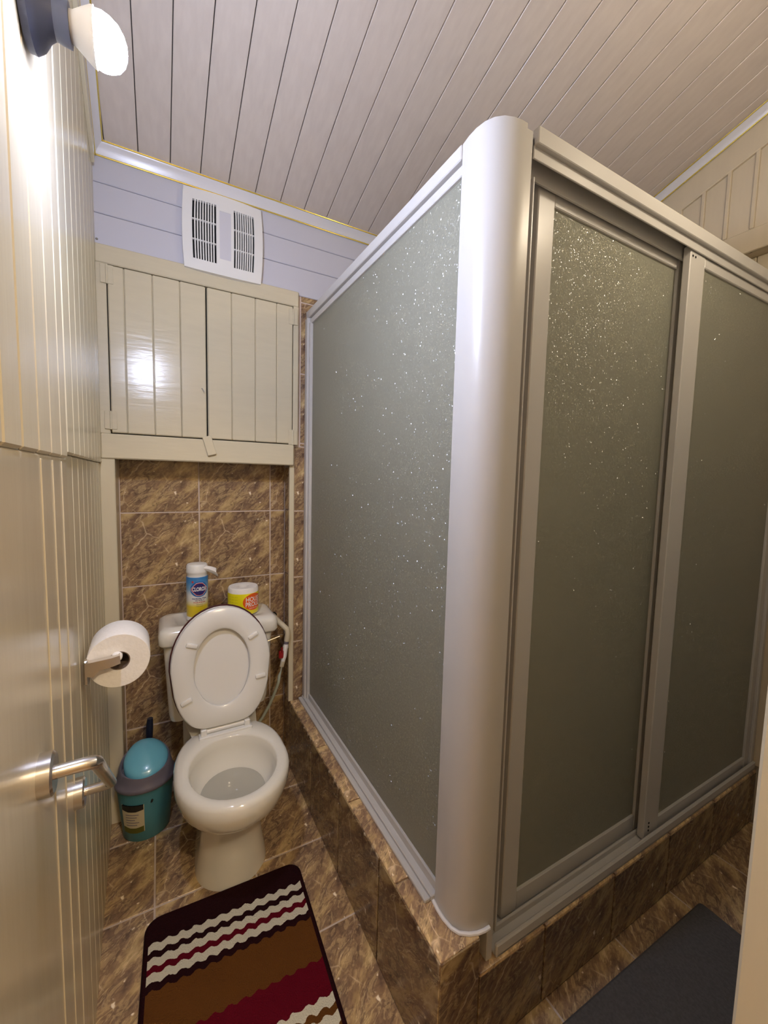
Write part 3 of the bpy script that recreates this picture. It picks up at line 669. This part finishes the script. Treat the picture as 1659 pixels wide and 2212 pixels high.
# ------------------------------------------------------------------ printed wrap helpers
def wrapper(cx, cy, r, face_ang):
    """u (metres along the surface, + to the right seen from outside), v height, d outward -> 3D"""
    def T(u, v, d):
        a = face_ang + u/r
        return (cx+(r+d)*math.cos(a), cy+(r+d)*math.sin(a), v)
    return T
def decal(name, poly, T, d, mat, parent, z, n=10):
    us = [p[0] for p in poly]; ua, ub = min(us), max(us)
    # slice convex outline in vertical strips so it follows the curve
    def span(u):
        hits = []
        for (x0, y0), (x1, y1) in zip(poly, poly[1:]+poly[:1]):
            if abs(x1-x0) < 1e-9:
                if abs(u-x0) < 1e-9: hits += [y0, y1]
            elif min(x0, x1)-1e-9 <= u <= max(x0, x1)+1e-9: hits.append(y0+(y1-y0)*(u-x0)/(x1-x0))
        return min(hits), max(hits)
    mb = MB(); vs = []; fs = []
    uu = sorted(set([ua+(ub-ua)*i/n for i in range(n+1)]+[p[0] for p in poly]))
    for u in uu:
        lo, hi = span(u); vs += [T(u, z+lo, d), T(u, z+hi, d), T(u, z+lo, -.0006), T(u, z+hi, -.0006)]
    for i in range(len(uu)-1):
        a, b = 4*i, 4*i+4; fs += [(a, b, b+1, a+1), (a+2, a+3, b+3, b+2), (a+1, b+1, b+3, a+3), (a, a+2, b+2, b)]
    fs += [(0, 1, 3, 2), (len(vs)-4, len(vs)-2, len(vs)-1, len(vs)-3)]
    return build(name, mb.add(vs, fs), mat, parent, T(0, z, 0), smooth=0)
def text(name, body, size, T, d, mat, parent, z, u0=0, bold=0, sx=1):
    cu = bpy.data.curves.new(name, 'FONT'); cu.body = body; cu.size = size; cu.align_x = 'CENTER'; cu.align_y = 'CENTER'; cu.offset = bold; cu.resolution_u = 3
    to = bpy.data.objects.new(name, cu); COL.objects.link(to)
    dg = bpy.context.evaluated_depsgraph_get(); me0 = bpy.data.meshes.new_from_object(to.evaluated_get(dg))
    bm = bmesh.new(); bm.from_mesh(me0); bmesh.ops.subdivide_edges(bm, edges=[e for e in bm.edges if e.calc_length() > size*.25], cuts=1); bmesh.ops.triangulate(bm, faces=bm.faces[:])
    mb = MB(); bm.verts.index_update()
    mb.add([T(u0+v.co.x*sx, z+v.co.y, d) for v in bm.verts], [[v.index for v in f.verts] for f in bm.faces]); bm.free()
    bpy.data.objects.remove(to); bpy.data.curves.remove(cu); bpy.data.meshes.remove(me0)
    return build(name, mb, mat, parent, T(0, z, 0), smooth=0)
def ell(a, b, n=28): return [(a*math.cos(2*math.pi*i/n), b*math.sin(2*math.pi*i/n)) for i in range(n)]

# ------------------------------------------------------------------ wipes canister
cx, cy, cz, cr = .119, 1.655, -.5468, .0375
can = thing('wipes_canister', 'blue and yellow canister of cleaning wipes with one wipe pulled out', 'canister', (cx, cy, cz))
cbz = MB().lathe([(.034, 0), (.0375, .004), (.0378, .018)], cx, cy, cz, 36)
build('base', cbz, WHITE, can, (cx, cy, cz))
body = build('body', MB().lathe([(.0368, .018), (cr, .019), (cr, .164), (.0368, .166)], cx, cy, cz, 40), CANM, can, (cx, cy, cz))
capo = build('cap', MB().lathe([(.0350, .166), (.0355, .178), (.0378, .181), (.0378, .186), (.0372, .190), (.0365, .205), (.0335, .211), (.020, .213), (.001, .2135)], cx, cy, cz, 36), WHITE, can, (cx, cy, cz+.166), smooth=50)
fa = math.atan2(-cy, -cx) + .20
CT = wrapper(cx, cy, cr, fa)
lens = lambda k: [(-.031*k, .004*k), (-.012*k, .024*k), (0, .026*k), (.012*k, .024*k), (.031*k, .004*k), (.031*k, -.004*k), (.012*k, -.024*k), (0, -.026*k), (-.012*k, -.024*k), (-.031*k, -.004*k)]
zl = cz+.122
decal('logo', ell(.033, .029), CT, .0003, BLUEP, body, zl); decal('logo', lens(.96), CT, .0005, WHITEP, body, zl)
decal('logo', lens(.92), CT, .0007, REDLOGO, body, zl); decal('logo', lens(.82), CT, .0009, NAVYLOGO, body, zl)
text('lettering', 'CLOROX', .0200, CT, .0013, WHITEP, body, zl, bold=.0006, sx=.60)
text('lettering', 'Disinfecting Wipes', .0068, CT, .0005, NAVYLOGO, body, cz+.087, bold=.0002)
text('lettering', 'Kills 99.9% of', .0058, CT, .0005, GREYT, body, cz+.0795, bold=.0002)
text('lettering', 'Viruses & Bacteria', .0058, CT, .0005, REDLOGO, body, cz+.073, bold=.0002)
text('lettering', 'Bleach-Free', .0046, CT, .0005, GREYT, body, cz+.065)
text('lettering', 'Crisp Lemon', .0046, CT, .0005, GREYT, body, cz+.058)
decal('print_mark', ell(.004, .004, 12), wrapper(cx, cy, cr, fa-.62), .0005, REDLOGO, body, cz+.150, 6)
wp = MB()
rings = []
for i in range(9):
    t = i/8; wx = cx+.016+.050*t; wz = cz+.196 - .004*t - .016*t*t; rad = .010+.009*t
    rings.append([(wx + .2*rad*math.sin(a*2), cy-.020+rad*1.0*math.cos(a)*(1+.15*math.sin(3*a)), wz+rad*.75*math.sin(a)*(1+.2*math.cos(3*a+1))) for a in [2*math.pi*k/16 for k in range(16)]])
inn = [[(p[0]-.001, cy-.020+(p[1]-cy+.020)*.8, p[2]) for p in r] for r in reversed(rings[3:])]
wp.loft(rings+inn, cap0=True, cap1=True)
build('wipe', wp, PAPER, can, (cx+.03, cy-.02, cz+.195), smooth=50)

# ------------------------------------------------------------------ wrapped spare roll
rx, ry, rz, rR = .287, 1.668, -.5468, .0585
rol = thing('wrapped_toilet_roll', 'spare toilet roll in a yellow and orange wrapper on the tank lid', 'toilet roll', (rx, ry, rz))
build('tissue', MB().lathe([(.050, 0), (.057, .003), (.0575, .100), (.054, .106), (.030, .107), (.021, .104), (.020, .060), (.001, .060)], rx, ry, rz, 40), PAPER, rol, (rx, ry, rz), smooth=50)
wr = build('wrapper', MB().lathe([(.0572, .004), (rR, .010), (rR, .082), (.0576, .086)], rx, ry, rz, 44, cap0=False, cap1=False), YELW, rol, (rx, ry, rz), smooth=50)
fr_ = math.atan2(-ry, -rx) + .72
RT = wrapper(rx, ry, rR, fr_)
decal('wrapper_oval', ell(.044, .033), RT, .0004, ORNG, wr, rz+.052, 14)
text('lettering', 'HOUSE', .0255, RT, .0010, WHITEP, wr, rz+.062, bold=.0004, sx=.82)
text('lettering', 'PROUD', .0255, RT, .0010, WHITEP, wr, rz+.042, bold=.0004, sx=.80)
text('lettering', 'bathroom tissue', .0062, RT, .0008, WHITEP, wr, rz+.0275)
for r_ in range(6):
    RT2 = wrapper(rx, ry, rR, fr_-1.42)
    text('print_line', 'soft  clean  pure', .0062, RT2, .0004, GRNT, wr, rz+.020+.011*r_)

# ------------------------------------------------------------------ toilet roll holder and roll on the left wall
hy, hz = 1.035, -.413
hold = thing('roll_holder', 'chrome toilet roll holder fixed to the left wall', 'roll holder', (WX(hy), hy, hz))
build('mount', MB().box(0, .010, hy-.012, hy+.012, hz-.040, hz+.014, bev=.003, T=WT), BRUSH, hold, (WX(hy), hy, hz))
ay = 1.022
build('arm', MB().prism([(.006, -.022), (.006, .006), (.050, .009), (.066, .012), (.067, -.006), (.052, -.010), (.030, -.014), (.018, -.026)], ay-.008, ay+.008, lambda p: WT((p[0], p[2], hz+.006+p[1]))), BRUSH, hold, (WX(hy), hy, hz), smooth=20)
build('spindle', MB().lathe([(.0085, -.004), (.0105, 0), (.0105, .13)], 0, 0, 0, 16, T=lambda p: WT((.060+p[0], ay+.008+p[2], hz+.009+p[1]))), SILIC, hold, (WX(hy)+.06, hy, hz))
ry0, ry1, rc, rrz = 1.036, 1.136, .0635, hz-.002
rl = thing('toilet_roll', 'white toilet roll hanging on the chrome holder on the left wall', 'toilet roll', (WX(1.08)+rc, 1.08, rrz))
RW = .060
build('tissue', MB().loft([[WT((rc+r*math.cos(2*math.pi*k/48)*(1+.015*math.sin(3*2*math.pi*k/48)), yy, rrz+r*math.sin(2*math.pi*k/48))) for k in range(48)] for r, yy in ((.021, ry0), (RW-.001, ry0), (RW, ry0+.002), (RW, ry1-.002), (RW-.001, ry1), (.021, ry1))], close=True), PAPER, rl, WT((rc, 1.08, rrz)), smooth=40)
build('core', MB().loft([[WT((rc+r*math.cos(2*math.pi*k/32), yy, rrz+r*math.sin(2*math.pi*k/32))) for k in range(32)] for r, yy in ((.0205, ry0+.001), (.0205, ry1-.001), (.0190, ry1-.001), (.0190, ry0+.001))], close=True), CARD, rl, WT((rc, 1.08, rrz)), smooth=40)

# ------------------------------------------------------------------ swing bin
bx, by = -.062, 1.640
bn = thing('swing_bin', 'small teal plastic bin with grey rim and aqua swing lid beside the toilet', 'bin', (bx, by, FL))
def be(a, b, z, n=44, tilt=0, ox=0, oy=0): return [(bx+ox+a*math.cos(2*math.pi*k/n), by+oy+b*math.sin(2*math.pi*k/n), z+tilt*math.sin(2*math.pi*k/n)) for k in range(n)]
bb = build('body', MB().loft([be(.072, .066, FL), be(.075, .069, FL+.004), be(.083, .076, -1.20), be(.091, .083, -1.108), be(.092, .084, -1.100)]), TEAL, bn, (bx, by, FL), smooth=50)
bl = build('lid_rim', MB().loft([be(.093, .085, -1.112), be(.097, .089, -1.108), be(.098, .090, -1.100), be(.096, .088, -1.094), be(.092, .085, -1.090), be(.086, .082, -1.070, tilt=.004), be(.081, .080, -1.045, tilt=.014), be(.077, .077, -1.038, tilt=.022), be(.073, .074, -1.042, tilt=.024), be(.070, .072, -1.06, tilt=.02)]), GREYP, bn, (bx, by, -1.10), smooth=40)
def fl_ring(k, h): return [(bx+.003+.0705*k*math.cos(t), by+.002+.0725*k*math.sin(t), -1.040+h + .030*k*math.sin(t) - .008*k*max(0, math.cos(t-.4))) for t in [2*math.pi*i/44 for i in range(44)]]
build('swing_flap', MB().loft([fl_ring(1.0, -.010), fl_ring(1.0, .004), fl_ring(.94, .012), fl_ring(.80, .020), fl_ring(.55, .027), fl_ring(.25, .031), fl_ring(.02, .032)]), AQUA, bn, (bx, by, -1.04), smooth=30)
def bodyT(u, v, d):
    f = (v-FL)/(1.30-1.100); a, b = .075+(.092-.075)*f, .069+(.084-.069)*f; t = -math.pi/2-.50+u/.08
    return (bx+(a+d)*math.cos(t), by+(b+d)*math.sin(t), v)
zc_ = -1.205
decal('sticker', [(-.036, -.052), (.036, -.052), (.036, .052), (-.036, .052)], bodyT, .0022, STICK, bb, zc_)
decal('sticker_band', [(-.034, -.052), (-.012, -.056), (.012, -.056), (.034, -.052), (.034, -.030), (.010, -.036), (-.010, -.036), (-.034, -.030)], bodyT, .0028, OLIVE, bb, zc_)
decal('sticker_band', [(-.034, .034), (-.012, .028), (.012, .028), (.034, .034), (.034, .052), (-.034, .052)], bodyT, .0028, BLACK, bb, zc_)
for i in range(5):
    decal('print_line', [(-.022, -.001), (.020-.006*(i % 3), -.001), (.020-.006*(i % 3), .001), (-.022, .001)], bodyT, .0028, GREYT, bb, zc_+.016-.010*i, 4)
decal('print_mark', [(-.004, -.005), (.001, -.006), (.004, .003), (.001, .006), (-.002, .004)], lambda u, v, d: bodyT(u+.058, v, d), .0022, BLACK, bb, -1.150, 4)

# ------------------------------------------------------------------ toilet brush behind the bin
tb = thing('toilet_brush', 'navy toilet brush standing in the corner behind the bin', 'brush', (-.050, 1.752, FL))
build('handle', MB().tube([(-.052, 1.748, -1.14), (-.052, 1.750, -1.05), (-.050, 1.753, -.99), (-.047, 1.752, -.95)], [.006, .011, .013, .010], 10), NAVY, tb, (-.05, 1.75, -1.1))
build('holder', MB().lathe([(.022, 0), (.026, .004), (.024, .12), (.018, .165), (.008, .168)], -.052, 1.748, FL, 20, b=.9), NAVY, tb, (-.052, 1.748, FL))

# ------------------------------------------------------------------ rugs
def rug_mesh(w2, L, th, r):
    out = []
    for cx_, cy_, a0 in ((w2-r, -r, 0), (-w2+r, -r, 90), (-w2+r, -L+r, 180), (w2-r, -L+r, 270)):
        for i in range(7):
            a = math.radians(a0+90*i/6); out.append((cx_+r*math.cos(a), cy_+r*math.sin(a)))
    k = lambda s: [(x*(1-s/w2), -L/2+(y+L/2)*(1-s/(L/2))) for x, y in out]
    return MB().loft([[(x, y, 0) for x, y in k(.001)], [(x, y, th*.6) for x, y in k(0)], [(x, y, th) for x, y in k(.005)]])
rx0, ry0_, = .156, 1.285
rm = rug_mesh(.222, .68, .012, .040)
me = bpy.data.meshes.new('striped_rug'); me.from_pydata(rm.v, [], rm.f); me.materials.append(RUGM)
o = build('striped_rug', None, RUGM, None, (rx0+.008, 1.252, FL+.0004), rot=(0, 0, math.radians(-2.2)), mesh=me)
tag(o, 'dark red and brown striped bath rug with wavy cream lines at the toilet foot', 'rug')
rm = rug_mesh(.200, .90, .010, .012)
me = bpy.data.meshes.new('bath_mat'); me.from_pydata(rm.v, [], rm.f); me.materials.append(MATG)
o = build('bath_mat', None, MATG, None, (1.452, .335, FL+.0004), rot=(0, 0, math.radians(-91)), mesh=me)
tag(o, 'plain charcoal grey bath mat on the floor in front of the shower doors', 'mat')
